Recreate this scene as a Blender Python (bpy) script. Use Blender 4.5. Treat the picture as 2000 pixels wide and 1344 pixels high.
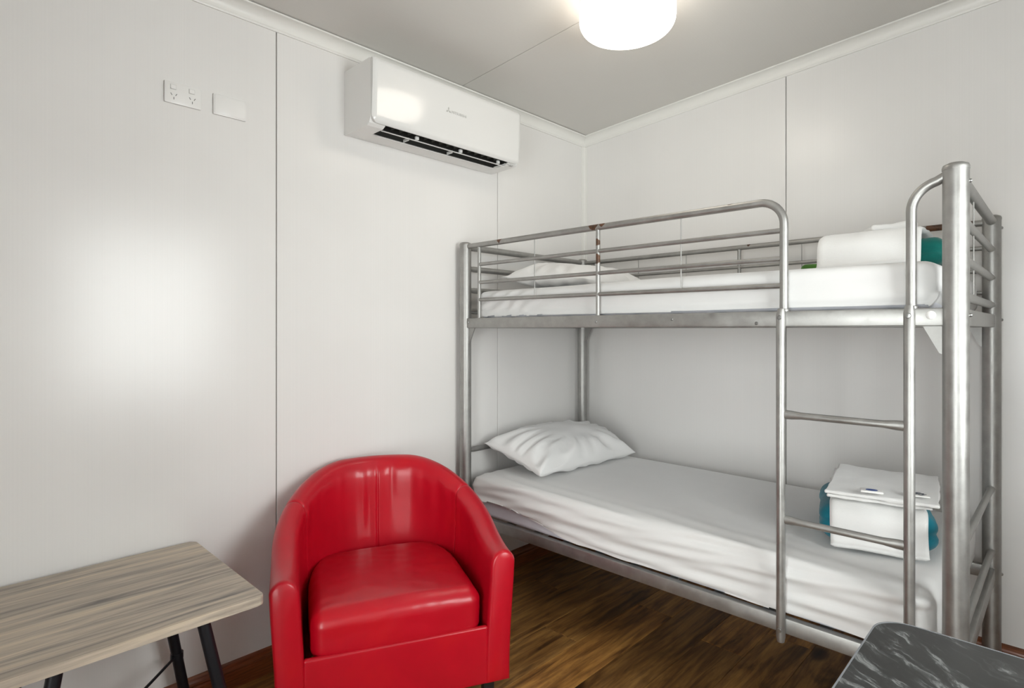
import bpy, bmesh, math, random
from mathutils import Vector, Matrix, noise

# ------------------------------------------------------------------ scene, camera, light
for o in list(bpy.data.objects):
    bpy.data.objects.remove(o)
S = bpy.context.scene
COL = S.collection
PI = math.pi
random.seed(7)

F_PIX = 1119.6                                  # focal length in pixels of the 2000 px wide frame
YAW = math.atan(1090.0 / F_PIX)                 # camera axis against the left wall
cam_d = bpy.data.cameras.new('camera')
cam_d.sensor_width = 36.0
cam_d.lens = F_PIX / 2000.0 * 36.0
cam_d.shift_y = -(672.0 - 645.0) / 2000.0
cam_d.clip_start = 0.02
cam = bpy.data.objects.new('camera', cam_d)
COL.objects.link(cam)
cam.location = (2.2145, -2.933, 1.313)
cam.rotation_euler = (PI / 2, 0, YAW)
S.camera = cam

world = bpy.data.worlds.new('world')
S.world = world
world.use_nodes = True
wbg = world.node_tree.nodes['Background']
wbg.inputs['Color'].default_value = (0.985, 0.985, 1.0, 1)
wbg.inputs['Strength'].default_value = 16.0

ROOM_X, ROOM_Y = 3.05, -4.40
WIN = dict(y0=-2.20, y1=-1.15, z0=0.80, z1=2.12)   # window in the right-hand wall
FILL_DOOR = dict(x0=1.80, x1=2.90, z0=.03, z1=2.05)      # unseen glazed door behind the viewer, added to let in fill daylight
LAMP_POWER = 6.5

S.view_settings.view_transform = 'Standard'
S.view_settings.look = 'None'
S.view_settings.gamma = 1.0
S.view_settings.use_curve_mapping = False
S.view_settings.exposure = -0.12

# daylight portals lying in the window and in the added door opening
def portal(name, loc, sx, sy, rows):
    pl = bpy.data.lights.new(name, 'AREA')
    pl.shape = 'RECTANGLE'; pl.size = sx; pl.size_y = sy
    pl.cycles.is_portal = True
    o = bpy.data.objects.new(name, pl)
    COL.objects.link(o)
    o.location = loc
    o.rotation_euler = Matrix(rows).to_euler()
portal('window_portal', (ROOM_X + .07, (WIN['y0'] + WIN['y1']) / 2, (WIN['z0'] + WIN['z1']) / 2), WIN['y1'] - WIN['y0'], WIN['z1'] - WIN['z0'],
       ((0, 0, 1), (1, 0, 0), (0, 1, 0)))                       # faces -X, into the room
portal('fill_door_portal', ((FILL_DOOR['x0'] + FILL_DOOR['x1']) / 2, ROOM_Y - .07, (FILL_DOOR['z0'] + FILL_DOOR['z1']) / 2), FILL_DOOR['x1'] - FILL_DOOR['x0'], FILL_DOOR['z1'] - FILL_DOOR['z0'],
       ((-1, 0, 0), (0, 0, -1), (0, -1, 0)))                    # faces +Y, into the room

# ------------------------------------------------------------------ materials
def mat(name, color=(.8, .8, .8), rough=.5, metal=0.0, spec=.5, coat=0.0, coat_r=.1, sheen=0.0):
    m = bpy.data.materials.new(name)
    m.use_nodes = True
    b = m.node_tree.nodes['Principled BSDF']
    b.inputs['Base Color'].default_value = (*color, 1)
    b.inputs['Roughness'].default_value = rough
    b.inputs['Metallic'].default_value = metal
    b.inputs['Specular IOR Level'].default_value = spec
    b.inputs['Coat Weight'].default_value = coat
    b.inputs['Coat Roughness'].default_value = coat_r
    b.inputs['Sheen Weight'].default_value = sheen
    return m

class N:
    """tiny node-graph helper"""
    def __init__(self, m):
        self.t = m.node_tree
        self.b = self.t.nodes['Principled BSDF']
    def add(self, kind, **kw):
        n = self.t.nodes.new(kind)
        for k, v in kw.items():
            if k.startswith('i_'):
                n.inputs[k[2:].replace('_', ' ')].default_value = v
            else:
                setattr(n, k, v)
        return n
    def link(self, a, b):
        self.t.links.new(a, b)
    def coords(self, scale=(1, 1, 1), rnd=False, which='Object', rot=(0, 0, 0)):
        tc = self.add('ShaderNodeTexCoord')
        mp = self.add('ShaderNodeMapping')
        mp.inputs['Scale'].default_value = scale
        mp.inputs['Rotation'].default_value = rot
        self.link(tc.outputs[which], mp.inputs['Vector'])
        if rnd:
            oi = self.add('ShaderNodeObjectInfo')
            mu = self.add('ShaderNodeMath', operation='MULTIPLY')
            mu.inputs[1].default_value = 37.0
            self.link(oi.outputs['Random'], mu.inputs[0])
            self.link(mu.outputs[0], mp.inputs['Location'])
        return mp.outputs[0]
    def noise(self, vec, scale=5, detail=4, rough=.5, dist=0.0):
        n = self.add('ShaderNodeTexNoise')
        n.inputs['Scale'].default_value = scale
        n.inputs['Detail'].default_value = detail
        n.inputs['Roughness'].default_value = rough
        n.inputs['Distortion'].default_value = dist
        if vec: self.link(vec, n.inputs['Vector'])
        return n.outputs['Fac']
    def ramp(self, fac, stops):
        r = self.add('ShaderNodeValToRGB')
        e = r.color_ramp.elements
        while len(e) < len(stops): e.new(.5)
        for el, (p, c) in zip(e, stops):
            el.position = p
            el.color = (*c, 1) if len(c) == 3 else c
        self.link(fac, r.inputs[0])
        return r.outputs[0]
    def mix(self, fac, a, b, mode='MIX'):
        n = self.add('ShaderNodeMix', data_type='RGBA', blend_type=mode)
        for sock, v in ((n.inputs[0], fac), (n.inputs[6], a), (n.inputs[7], b)):
            if hasattr(v, 'links') or hasattr(v, 'is_linked'):
                self.link(v, sock)
            elif isinstance(v, (int, float)):
                sock.default_value = v
            else:
                sock.default_value = (*v, 1)
        return n.outputs[2]
    def base(self, s): self.link(s, self.b.inputs['Base Color'])
    def rough(self, s): self.link(s, self.b.inputs['Roughness'])
    def bump(self, h, strength=.3, dist=.002):
        n = self.add('ShaderNodeBump')
        n.inputs['Strength'].default_value = strength
        n.inputs['Distance'].default_value = dist
        self.link(h, n.inputs['Height'])
        self.link(n.outputs[0], self.b.inputs['Normal'])

def mk_panel(name, col, rough, axis):
    m = mat(name, col, rough, spec=.5)
    g = N(m)
    sc = (0, 1, 0) if axis == 'y' else (1, 0, 0)
    v = g.coords(sc, which='Object')
    n1 = g.noise(v, 190, 3, .6)
    g.bump(n1, .05, .0012)
    v2 = g.coords((1, 1, 1))
    n2 = g.noise(v2, 2.2, 3)
    g.base(g.mix(1.0, g.ramp(n1, [(.3, [c * .97 for c in col]), (.7, col)]),
                 g.ramp(n2, [(.3, (.965, .965, .965)), (.7, (1, 1, 1))]), 'MULTIPLY'))
    return m

WALLC = (.81, .795, .775)
M = {}
M['wall_y'] = mk_panel('wall panel left', WALLC, .25, 'y')
M['wall_x'] = mk_panel('wall panel back', WALLC, .27, 'x')
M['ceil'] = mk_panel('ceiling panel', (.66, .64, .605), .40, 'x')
M['seam'] = mat('seam backing', (.42, .41, .385), .8)
M['trim'] = mat('white trim', (.80, .79, .755), .35)
M['white_plastic'] = mat('white plastic', (.83, .82, .80), .28)
M['ac_panel'] = mat('air conditioner panel', (.70, .695, .68), .15, coat=.3, coat_r=.06)
M['ac_dark'] = mat('outlet dark', (.016, .015, .012), .6)
M['ac_vane'] = mat('vane grey', (.10, .10, .085), .5)
M['grey_print'] = mat('grey print', (.42, .42, .40), .4)
M['dark_hole'] = mat('dark hole', (.16, .16, .155), .7)
M['shade_line'] = mat('plate groove', (.60, .59, .57), .6)

# lamp diffuser
m = bpy.data.materials.new('lamp diffuser'); m.use_nodes = True
b = m.node_tree.nodes['Principled BSDF']
b.inputs['Base Color'].default_value = (.9, .9, .88, 1)
b.inputs['Emission Color'].default_value = (1.0, .915, .80, 1)
b.inputs['Emission Strength'].default_value = LAMP_POWER
M['lamp'] = m

def mk_steel(name, spots=()):
    m = mat(name, (.46, .45, .43), .45, .85)
    g = N(m)
    v = g.coords((1, 1, 1))
    n1 = g.noise(v, 16, 6, .65)
    col = g.ramp(n1, [(.30, (.32, .315, .30)), (.55, (.39, .385, .37)), (.75, (.45, .445, .43))])
    g.rough(g.ramp(n1, [(.3, (.38,) * 3), (.7, (.54,) * 3)]))
    if spots:
        geo = g.add('ShaderNodeNewGeometry')
        nz = g.noise(geo.outputs['Position'], 45, 4, .6)
        tot = None
        for (p, r) in spots:
            d = g.add('ShaderNodeVectorMath', operation='DISTANCE')
            d.inputs[1].default_value = p
            g.link(geo.outputs['Position'], d.inputs[0])
            dv = g.add('ShaderNodeMath', operation='DIVIDE'); dv.inputs[1].default_value = r
            g.link(d.outputs['Value'], dv.inputs[0])
            ad = g.add('ShaderNodeMath', operation='ADD')
            g.link(dv.outputs[0], ad.inputs[0]); g.link(nz, ad.inputs[1])
            lt = g.add('ShaderNodeMath', operation='LESS_THAN'); lt.inputs[1].default_value = 1.35
            g.link(ad.outputs[0], lt.inputs[0])
            if tot is None: tot = lt.outputs[0]
            else:
                mx = g.add('ShaderNodeMath', operation='MAXIMUM')
                g.link(tot, mx.inputs[0]); g.link(lt.outputs[0], mx.inputs[1]); tot = mx.outputs[0]
        rust = g.ramp(nz, [(.3, (.035, .018, .010)), (.7, (.16, .065, .025))])
        col = g.mix(tot, col, rust)
        inv = g.add('ShaderNodeMath', operation='MULTIPLY_ADD')
        inv.inputs[1].default_value = -.85; inv.inputs[2].default_value = .88
        g.link(tot, inv.inputs[0]); g.link(inv.outputs[0], g.b.inputs['Metallic'])
    g.base(col)
    g.bump(n1, .05, .001)
    return m
M['steel'] = mk_steel('galvanised steel')
M['steel_worn'] = mk_steel('galvanised steel with rust', [
    ((.30, -1.045, 1.738), .022), ((.84, -1.05, 1.738), .026), ((.885, -1.05, 1.735), .016),
    ((.858, -1.05, 1.665), .016), ((.856, -1.05, 1.60), .022), ((1.08, -.088, 1.728), .014), ((1.40, -1.045, 1.742), .016),
    ((1.84, -.088, 1.738), .055), ((1.90, -.088, 1.738), .05)])
M['bolt'] = mat('bolt head', (.35, .35, .34), .3, .9)
M['cap'] = mat('white plastic cap', (.88, .87, .85), .35)

def mk_cloth(name, col, rough=.85, scale=900, strength=.12, mottling=.03, sheen=.25):
    m = mat(name, col, rough, spec=.25, sheen=sheen)
    g = N(m)
    v = g.coords()
    n = g.noise(v, scale, 2, .6)
    n2 = g.noise(v, 9, 4, .55)
    g.bump(n, strength, .0012)
    g.base(g.ramp(n2, [(.25, [c * (1 - mottling) for c in col]), (.75, col)]))
    return m
M['sheet'] = mk_cloth('white cotton sheet', (.76, .755, .745), strength=.06)
M['pillow'] = mk_cloth('white pillowcase', (.80, .795, .785), strength=.06)
M['ticking'] = mk_cloth('mattress cover', (.72, .74, .80), strength=.1)
M['terry'] = mk_cloth('white terry towel', (.82, .815, .80), .95, 260, .7, .05, .5)
M['teal'] = mk_cloth('teal towel', (.012, .22, .30), .95, 300, .7, .5, .2)
M['teal_green'] = mk_cloth('green teal towel', (.006, .17, .145), .95, 300, .7, .5, .2)
M['leaf_green'] = mk_cloth('green towel', (.10, .26, .045), .95, 300, .7, .5, .2)
M['blue_ink'] = mat('blue ink', (.005, .06, .30), .4)
M['dark_ink'] = mat('dark ink', (.06, .07, .09), .5)
M['paper'] = mat('paper wrap', (.88, .87, .84), .5)

# red leather
m = mat('red leather', (.46, .004, .020), .34, spec=.45, coat=.16, coat_r=.16)
g = N(m)
v = g.coords()
n1 = g.noise(v, 230, 4, .6)
n2 = g.noise(v, 5, 4, .6)
g.base(g.ramp(n2, [(.3, (.43, .0015, .012)), (.55, (.48, .002, .014)), (.8, (.52, .005, .012))]))
g.bump(n1, .10, .0012)
M['leather'] = m
M['black_wood'] = mat('black wood', (.012, .011, .010), .4)

# floor planks
m = mat('rustic vinyl plank', (.2, .1, .05), .42, spec=.4)
g = N(m)
v = g.coords((1, 1, 1), rnd=True)
oi = g.add('ShaderNodeObjectInfo')
vs = g.coords((22, 1.6, 1), rnd=True)
n1 = g.noise(vs, 2.2, 7, .62, .6)
vm = g.coords((5.0, 1.3, 1), rnd=True)
n2 = g.noise(vm, 1.6, 5, .6, 1.0)
c1 = g.ramp(n1, [(.28, (.10, .048, .017)), (.45, (.25, .128, .040)), (.60, (.41, .225, .066)), (.78, (.54, .315, .10))])
c2 = g.ramp(n2, [(.30, (.22, .20, .20)), (.45, (.75, .70, .66)), (.60, (1, 1, 1)), (.8, (1.0, .93, .80))])
c3 = g.mix(1.0, c1, c2, 'MULTIPLY')
tone = g.ramp(oi.outputs['Random'], [(0, (.72, .70, .70)), (.5, (1, .97, .93)), (1, (1.22, 1.12, .98))])
vk = g.coords((1, .55, 1), rnd=True)
vor = g.add('ShaderNodeTexVoronoi'); vor.inputs['Scale'].default_value = 2.6
g.link(vk, vor.inputs['Vector'])
knot = g.ramp(vor.outputs['Distance'], [(.0, (.12, .10, .10)), (.055, (.3, .26, .25)), (.10, (1, 1, 1))])
c4 = g.mix(1.0, g.mix(1.0, c3, tone, 'MULTIPLY'), knot, 'MULTIPLY')
g.base(c4)
g.bump(n1, .12, .001)
M['plank'] = m
M['floor_slab'] = mat('floor joint', (.02, .012, .008), .8)

# grey-brown wood table top
m = mat('weathered oak laminate', (.3, .26, .2), .45, spec=.4)
g = N(m)
vs = g.coords((14, .9, 14))
n1 = g.noise(vs, 2.0, 8, .62, .8)
vs2 = g.coords((60, 2.5, 60))
n2 = g.noise(vs2, 2.5, 5, .6)
c1 = g.ramp(n1, [(.28, (.17, .152, .14)), (.42, (.38, .325, .27)), (.55, (.55, .465, .37)), (.72, (.72, .60, .44))])
c2 = g.ramp(n2, [(.3, (.80, .79, .78)), (.6, (1, 1, 1))])
g.base(g.mix(1.0, c1, c2, 'MULTIPLY'))
g.bump(n2, .12, .0008)
M['oak'] = m
M['black_metal'] = mat('black powder coat', (.010, .011, .015), .38, .2, .5)

# black marble
m = mat('black marble laminate', (.05, .05, .05), .34, spec=.5)
g = N(m)
v = g.coords((1, 1, 1), rot=(0, 0, -1.03))
nd = g.noise(v, 3.0, 5, .6)
mp = g.add('ShaderNodeMapping'); mp.inputs['Scale'].default_value = (15, 3.6, 5)
mix = g.add('ShaderNodeMix', data_type='VECTOR'); mix.inputs[0].default_value = .14
nz = g.add('ShaderNodeTexNoise'); nz.inputs['Scale'].default_value = 4.0; nz.inputs['Detail'].default_value = 5
g.link(v, nz.inputs['Vector'])
g.link(v, mix.inputs[4]); g.link(nz.outputs['Color'], mix.inputs[5])
g.link(mix.outputs[1], mp.inputs['Vector'])
vein = g.noise(mp.outputs[0], 3.0, 9, .70, .7)
c1 = g.ramp(vein, [(.0, (.020, .020, .020)), (.50, (.034, .034, .033)), (.56, (.060, .062, .062)), (.625, (.24, .25, .245)), (.69, (.07, .072, .072)), (1, (.04, .04, .042))])
g.base(c1)
M['marble'] = m
M['edge_metal'] = mat('grey edge strip', (.30, .31, .33), .35, .4)

# skirting timber
m = mat('varnished timber', (.2, .06, .02), .35, coat=.3)
g = N(m)
v = g.coords((40, 40, 40))
tc = g.coords((3, 3, 60))
n1 = g.noise(tc, 3, 6, .6, .5)
g.base(g.ramp(n1, [(.3, (.10, .026, .008)), (.55, (.21, .060, .018)), (.8, (.30, .10, .032))]))
M['timber'] = m

# window glass: thin pane that lets daylight through
m = bpy.data.materials.new('window glass'); m.use_nodes = True
t = m.node_tree
t.nodes.remove(t.nodes['Principled BSDF'])
tr = t.nodes.new('ShaderNodeBsdfTransparent'); tr.inputs[0].default_value = (.95, .97, .96, 1)
gl = t.nodes.new('ShaderNodeBsdfGlossy'); gl.inputs['Roughness'].default_value = .02
fr = t.nodes.new('ShaderNodeFresnel'); fr.inputs[0].default_value = 1.45
mx = t.nodes.new('ShaderNodeMixShader')
t.links.new(fr.outputs[0], mx.inputs[0]); t.links.new(tr.outputs[0], mx.inputs[1]); t.links.new(gl.outputs[0], mx.inputs[2])
t.links.new(mx.outputs[0], t.nodes['Material Output'].inputs[0])
M['glass'] = m

# ------------------------------------------------------------------ mesh helpers
def obj(name, bm, m, parent=None, smooth=None, mats=None):
    bmesh.ops.recalc_face_normals(bm, faces=bm.faces[:])
    me = bpy.data.meshes.new(name)
    bm.to_mesh(me); bm.free()
    for x in (mats or [m]): me.materials.append(x)
    if smooth is not None:
        me.polygons.foreach_set('use_smooth', [True] * len(me.polygons))
        if smooth < 179:
            try: me.set_sharp_from_angle(angle=math.radians(smooth))
            except Exception: pass
    o = bpy.data.objects.new(name, me)
    COL.objects.link(o)
    if parent: o.parent = parent
    return o

def thing(name, label, cat, loc=(0, 0, 0), rz=0, group=None):
    o = bpy.data.objects.new(name, None)
    COL.objects.link(o)
    o.empty_display_size = .1
    o.location = loc
    o.rotation_euler = (0, 0, rz)
    tag(o, label, cat, group)
    return o

def tag(o, label, cat, group=None):
    o['label'] = label; o['category'] = cat
    if group: o['group'] = group
    return o

def struct(o, label=None):
    o['kind'] = 'structure'
    if label: o['label'] = label
    return o

def box(bm, lo, hi):
    x0, y0, z0 = lo; x1, y1, z1 = hi
    vs = [bm.verts.new(p) for p in ((x0, y0, z0), (x1, y0, z0), (x1, y1, z0), (x0, y1, z0), (x0, y0, z1), (x1, y0, z1), (x1, y1, z1), (x0, y1, z1))]
    for f in ((0, 3, 2, 1), (4, 5, 6, 7), (0, 1, 5, 4), (1, 2, 6, 5), (2, 3, 7, 6), (3, 0, 4, 7)):
        bm.faces.new([vs[i] for i in f])
    return bm

def bbox(lo, hi, bev=0.0, seg=2):
    bm = bmesh.new(); box(bm, lo, hi)
    if bev: bmesh.ops.bevel(bm, geom=bm.edges[:] , offset=bev, segments=seg, affect='EDGES', profile=.5)
    return bm

def prism(bm, poly, axis, a, b, bev=0):
    """extrude a 2-D polygon along an axis: axis 'y' -> poly is (x,z); 'x' -> (y,z); 'z' -> (x,y)"""
    def P(p, t):
        return {'y': (p[0], t, p[1]), 'x': (t, p[0], p[1]), 'z': (p[0], p[1], t)}[axis]
    A = [bm.verts.new(P(p, a)) for p in poly]
    B = [bm.verts.new(P(p, b)) for p in poly]
    n = len(poly)
    bm.faces.new(A); bm.faces.new(B[::-1])
    for i in range(n):
        bm.faces.new((A[i], A[(i + 1) % n], B[(i + 1) % n], B[i]))
    return bm

def tube(bm, pts, r, n=12, caps=True, squash=None):
    """sweep a circle along a polyline; r a number or list; squash=(normal-scale) flattens along z"""
    pts = [Vector(p) for p in pts]
    rs = r if isinstance(r, (list, tuple)) else [r] * len(pts)
    tang = []
    for i in range(len(pts)):
        a = pts[max(i - 1, 0)]; c = pts[min(i + 1, len(pts) - 1)]
        tang.append((c - a).normalized())
    up = Vector((0, 0, 1)) if abs(tang[0].z) < .9 else Vector((0, 1, 0))
    nrm = (up - tang[0] * up.dot(tang[0])).normalized()
    rings = []
    for i, p in enumerate(pts):
        nrm = (nrm - tang[i] * nrm.dot(tang[i])).normalized()
        bi = tang[i].cross(nrm)
        k = squash[i] if squash else (1, 1)
        rings.append([bm.verts.new(p + (nrm * math.cos(2 * PI * j / n) * k[0] + bi * math.sin(2 * PI * j / n) * k[1]) * rs[i]) for j in range(n)])
    for a, c in zip(rings, rings[1:]):
        for j in range(n):
            bm.faces.new((a[j], a[(j + 1) % n], c[(j + 1) % n], c[j]))
    if caps:
        bm.faces.new(rings[0][::-1]); bm.faces.new(rings[-1])
    return bm

def arc(c, r, a0, a1, n, plane='xz', fixed=0):
    out = []
    for i in range(n + 1):
        a = a0 + (a1 - a0) * i / n
        u, w = c[0] + r * math.cos(a), c[1] + r * math.sin(a)
        out.append({'xz': (u, fixed, w), 'yz': (fixed, u, w), 'xy': (u, w, fixed)}[plane])
    return out

def lathe(bm, prof, center, n=24, axis='z'):
    cx, cy, cz = center
    rings = []
    for r, h in prof:
        ring = []
        for j in range(n):
            a = 2 * PI * j / n
            u, w = r * math.cos(a), r * math.sin(a)
            p = {'z': (cx + u, cy + w, cz + h), 'x': (cx + h, cy + u, cz + w), 'y': (cx + u, cy + h, cz + w)}[axis]
            ring.append(bm.verts.new(p))
        rings.append(ring)
    for a, c in zip(rings, rings[1:]):
        for j in range(n):
            bm.faces.new((a[j], a[(j + 1) % n], c[(j + 1) % n], c[j]))
    bm.faces.new(rings[0][::-1]); bm.faces.new(rings[-1])
    return bm

def axis_samples(h, r, n, k=4):
    inner = h - r
    out = [-inner - r * math.tan(PI / 4 * (k - i) / k) for i in range(k)]
    out += [-inner + 2 * inner * i / n for i in range(n + 1)]
    out += [inner + r * math.tan(PI / 4 * (i + 1) / k) for i in range(k)]
    return out

def rbox(half, r, n, disp=None, k=4):
    """box with rounded edges as a dense grid; disp(pos, normal) -> new position"""
    bm = bmesh.new()
    H = Vector(half)
    A = [axis_samples(half[i], r, n[i], k) for i in range(3)]
    cache = {}
    def vert(p):
        key = (round(p[0], 5), round(p[1], 5), round(p[2], 5))
        if key in cache: return cache[key]
        P = Vector(p)
        I = Vector([max(-(H[i] - r), min(H[i] - r, P[i])) for i in range(3)])
        d = P - I
        nr = d.normalized() if d.length > 1e-9 else Vector((0, 0, 1))
        q = I + nr * r
        if disp: q = disp(q, nr)
        cache[key] = bm.verts.new(q)
        return cache[key]
    for ax in range(3):
        u, w = [i for i in range(3) if i != ax]
        for sgn in (-1, 1):
            for i in range(len(A[u]) - 1):
                for j in range(len(A[w]) - 1):
                    quad = []
                    for (a, c) in ((i, j), (i + 1, j), (i + 1, j + 1), (i, j + 1)):
                        p = [0, 0, 0]; p[ax] = sgn * half[ax]; p[u] = A[u][a]; p[w] = A[w][c]
                        quad.append(vert(p))
                    if len(set(quad)) == 4:
                        try: bm.faces.new(quad)
                        except ValueError: pass
    return bm

def nz(p, s=1.0, o=0.0):
    return noise.noise(Vector((p[0] * s + o, p[1] * s + o * .7, p[2] * s - o)))

def smoothstep(a, b, x):
    t = max(0, min(1, (x - a) / (b - a)))
    return t * t * (3 - 2 * t)

# ------------------------------------------------------------------ room shell
def ceil_z(x): return 2.525 + .062 * x

# floor slab with planks running along the left wall
bm = bmesh.new(); box(bm, (-.12, ROOM_Y - .12, -.12), (ROOM_X + .12, .12, -.004))
floor = struct(obj('floor', bm, M['floor_slab']), 'rustic brown plank floor')
PW, PLN = .182, 1.22
col = 0
x = 0.0
rng = random.Random(3)
offs = [.12, .63, .30, .95, .48]
while x < ROOM_X - .01:
    x1 = min(x + PW, ROOM_X)
    y = -(offs[col % 5] + rng.random() * .1)
    y_hi = 0.0
    while y_hi > ROOM_Y:
        y_lo = max(y, ROOM_Y)
        if y_hi - y_lo > .02:
            g2, c = .0008, .0012
            w, l = (x1 - x) / 2, (y_hi - y_lo) / 2
            bm = bmesh.new()
            lo = [bm.verts.new((sx * (w - g2), sy * (l - g2), -.004)) for sx, sy in ((-1, -1), (1, -1), (1, 1), (-1, 1))]
            hi = [bm.verts.new((sx * (w - g2), sy * (l - g2), -c)) for sx, sy in ((-1, -1), (1, -1), (1, 1), (-1, 1))]
            tp = [bm.verts.new((sx * (w - g2 - c), sy * (l - g2 - c), 0)) for sx, sy in ((-1, -1), (1, -1), (1, 1), (-1, 1))]
            bm.faces.new(tp)
            for i in range(4):
                j = (i + 1) % 4
                bm.faces.new((lo[i], lo[j], hi[j], hi[i])); bm.faces.new((hi[i], hi[j], tp[j], tp[i]))
            p = obj('plank', bm, M['plank'], floor)
            p.location = (x + w, (y_lo + y_hi) / 2, 0)
        y_hi = y; y -= PLN
    x = x1; col += 1

def wall(name, backing, label):
    bm = bmesh.new()
    for lo, hi in backing: box(bm, lo, hi)
    return struct(obj(name, bm, M['seam']), label)

def panel_mesh(lo, hi, thin_axis):
    return bbox(lo, hi, .0022, 2)

HB = 2.86
wl = wall('wall_left', [((-.12, ROOM_Y - .12, -.004), (-.012, .12, HB))], 'off-white panel wall on the left with thin vertical joints')
ys = [0.0, -.769, -1.973, -3.177, ROOM_Y]
for a, c in zip(ys, ys[1:]):
    hi_y = a - (.0018 if a < 0 else 0); lo_y = c + .0018
    obj('wall_panel', panel_mesh((-.012, lo_y, 0), (0, hi_y, 2.62), 'x'), M['wall_y'], wl)
wb = wall('wall_back', [((-.012, .012, -.004), (ROOM_X + .12, .12, HB))], 'off-white panel wall behind the bunk bed')
xs = [0.0, 1.222, 2.43, ROOM_X]
for a, c in zip(xs, xs[1:]):
    lo_x = a + (.0018 if a > 0 else 0); hi_x = c - .0018
    obj('wall_panel', panel_mesh((lo_x, 0, 0), (hi_x, .012, 2.75), 'y'), M['wall_x'], wb)
bm = bmesh.new()
for lo, hi in (((0, ROOM_Y - .12, -.004), (FILL_DOOR['x0'], ROOM_Y, HB)), ((FILL_DOOR['x1'], ROOM_Y - .12, -.004), (ROOM_X + .12, ROOM_Y, HB)),
               ((FILL_DOOR['x0'], ROOM_Y - .12, -.004), (FILL_DOOR['x1'], ROOM_Y, FILL_DOOR['z0'])), ((FILL_DOOR['x0'], ROOM_Y - .12, FILL_DOOR['z1']), (FILL_DOOR['x1'], ROOM_Y, HB))):
    box(bm, lo, hi)
wf = struct(obj('wall_front', bm, M['wall_x']), 'off-white wall with an added glazed sliding door')
d1 = bpy.data.objects.new('fill_door_1', None); COL.objects.link(d1); struct(d1, 'unseen white framed sliding glass door, added for fill daylight')
d1.location = ((FILL_DOOR['x0'] + FILL_DOOR['x1']) / 2, ROOM_Y, FILL_DOOR['z0'])
dw, dh = (FILL_DOOR['x1'] - FILL_DOOR['x0']) / 2, FILL_DOOR['z1'] - FILL_DOOR['z0']
bm = bmesh.new()
for lo, hi in (((-dw, -.10, 0), (-dw + .05, -.01, dh)), ((dw - .05, -.10, 0), (dw, -.01, dh)), ((-dw + .05, -.10, 0), (dw - .05, -.01, .06)), ((-dw + .05, -.10, dh - .05), (dw - .05, -.01, dh)), ((-.03, -.09, .06), (.03, -.03, dh - .05))):
    box(bm, lo, hi)
obj('fill_door_frame', bm, M['trim'], d1)
for a, c in ((-dw + .05, -.03), (.03, dw - .05)):
    bm = bmesh.new(); box(bm, (a, -.062, .06), (c, -.057, dh - .05)); obj('pane', bm, M['glass'], d1)
obj('fill_door_handle', bbox((.035, -.03, .95), (.055, -.012, 1.15), .004), M['trim'], d1)
# right wall with the window opening
bm = bmesh.new()
for lo, hi in (((ROOM_X, ROOM_Y, -.004), (ROOM_X + .12, WIN['y0'], HB)), ((ROOM_X, WIN['y1'], -.004), (ROOM_X + .12, 0.012, HB)),
               ((ROOM_X, WIN['y0'], -.004), (ROOM_X + .12, WIN['y1'], WIN['z0'])), ((ROOM_X, WIN['y0'], WIN['z1']), (ROOM_X + .12, WIN['y1'], HB))):
    box(bm, lo, hi)
wr = struct(obj('wall_right', bm, M['wall_y']), 'off-white wall with a sliding window')
# sliding window
w1 = bpy.data.objects.new('window_1', None); COL.objects.link(w1); struct(w1, 'white framed two-pane sliding window')
w1.location = (ROOM_X, (WIN['y0'] + WIN['y1']) / 2, WIN['z0'])
wh, ww = WIN['z1'] - WIN['z0'], (WIN['y1'] - WIN['y0']) / 2
bm = bmesh.new()
for lo, hi in (((.01, -ww, 0), (.10, -ww + .04, wh)), ((.01, ww - .04, 0), (.10, ww, wh)), ((.01, -ww + .04, 0), (.10, ww - .04, .04)), ((.01, -ww + .04, wh - .04), (.10, ww - .04, wh)), ((.03, -.02, .04), (.09, .02, wh - .04))):
    box(bm, lo, hi)
obj('window_frame', bm, M['trim'], w1)
for a, c in ((-ww + .04, -.02), (.02, ww - .04)):
    bm = bmesh.new(); box(bm, (.055, a, .04), (.059, c, wh - .04)); obj('pane', bm, M['glass'], w1)
obj('window_sill', bbox((-.03, -ww - .02, -.02), (.0, ww + .02, 0), .004), M['trim'], w1)

# ceiling: sloping panels with joints across the room
def slab(y0, y1, x0, x1, dz0, dz1):
    bm = bmesh.new()
    poly = [(x0, ceil_z(x0) + dz0), (x1, ceil_z(x1) + dz0), (x1, ceil_z(x1) + dz1), (x0, ceil_z(x0) + dz1)]
    prism(bm, poly, 'y', y0, y1)
    return bm
ce = struct(obj('ceiling', slab(ROOM_Y - .12, .12, -.12, ROOM_X + .12, .012, .10), M['seam']), 'off-white panelled ceiling')
cy = [0.0, -1.062, -2.262, -3.462, ROOM_Y]
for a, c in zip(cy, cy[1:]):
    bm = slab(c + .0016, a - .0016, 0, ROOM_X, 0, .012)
    obj('ceiling_panel', bm, M['ceil'], ce)

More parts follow.
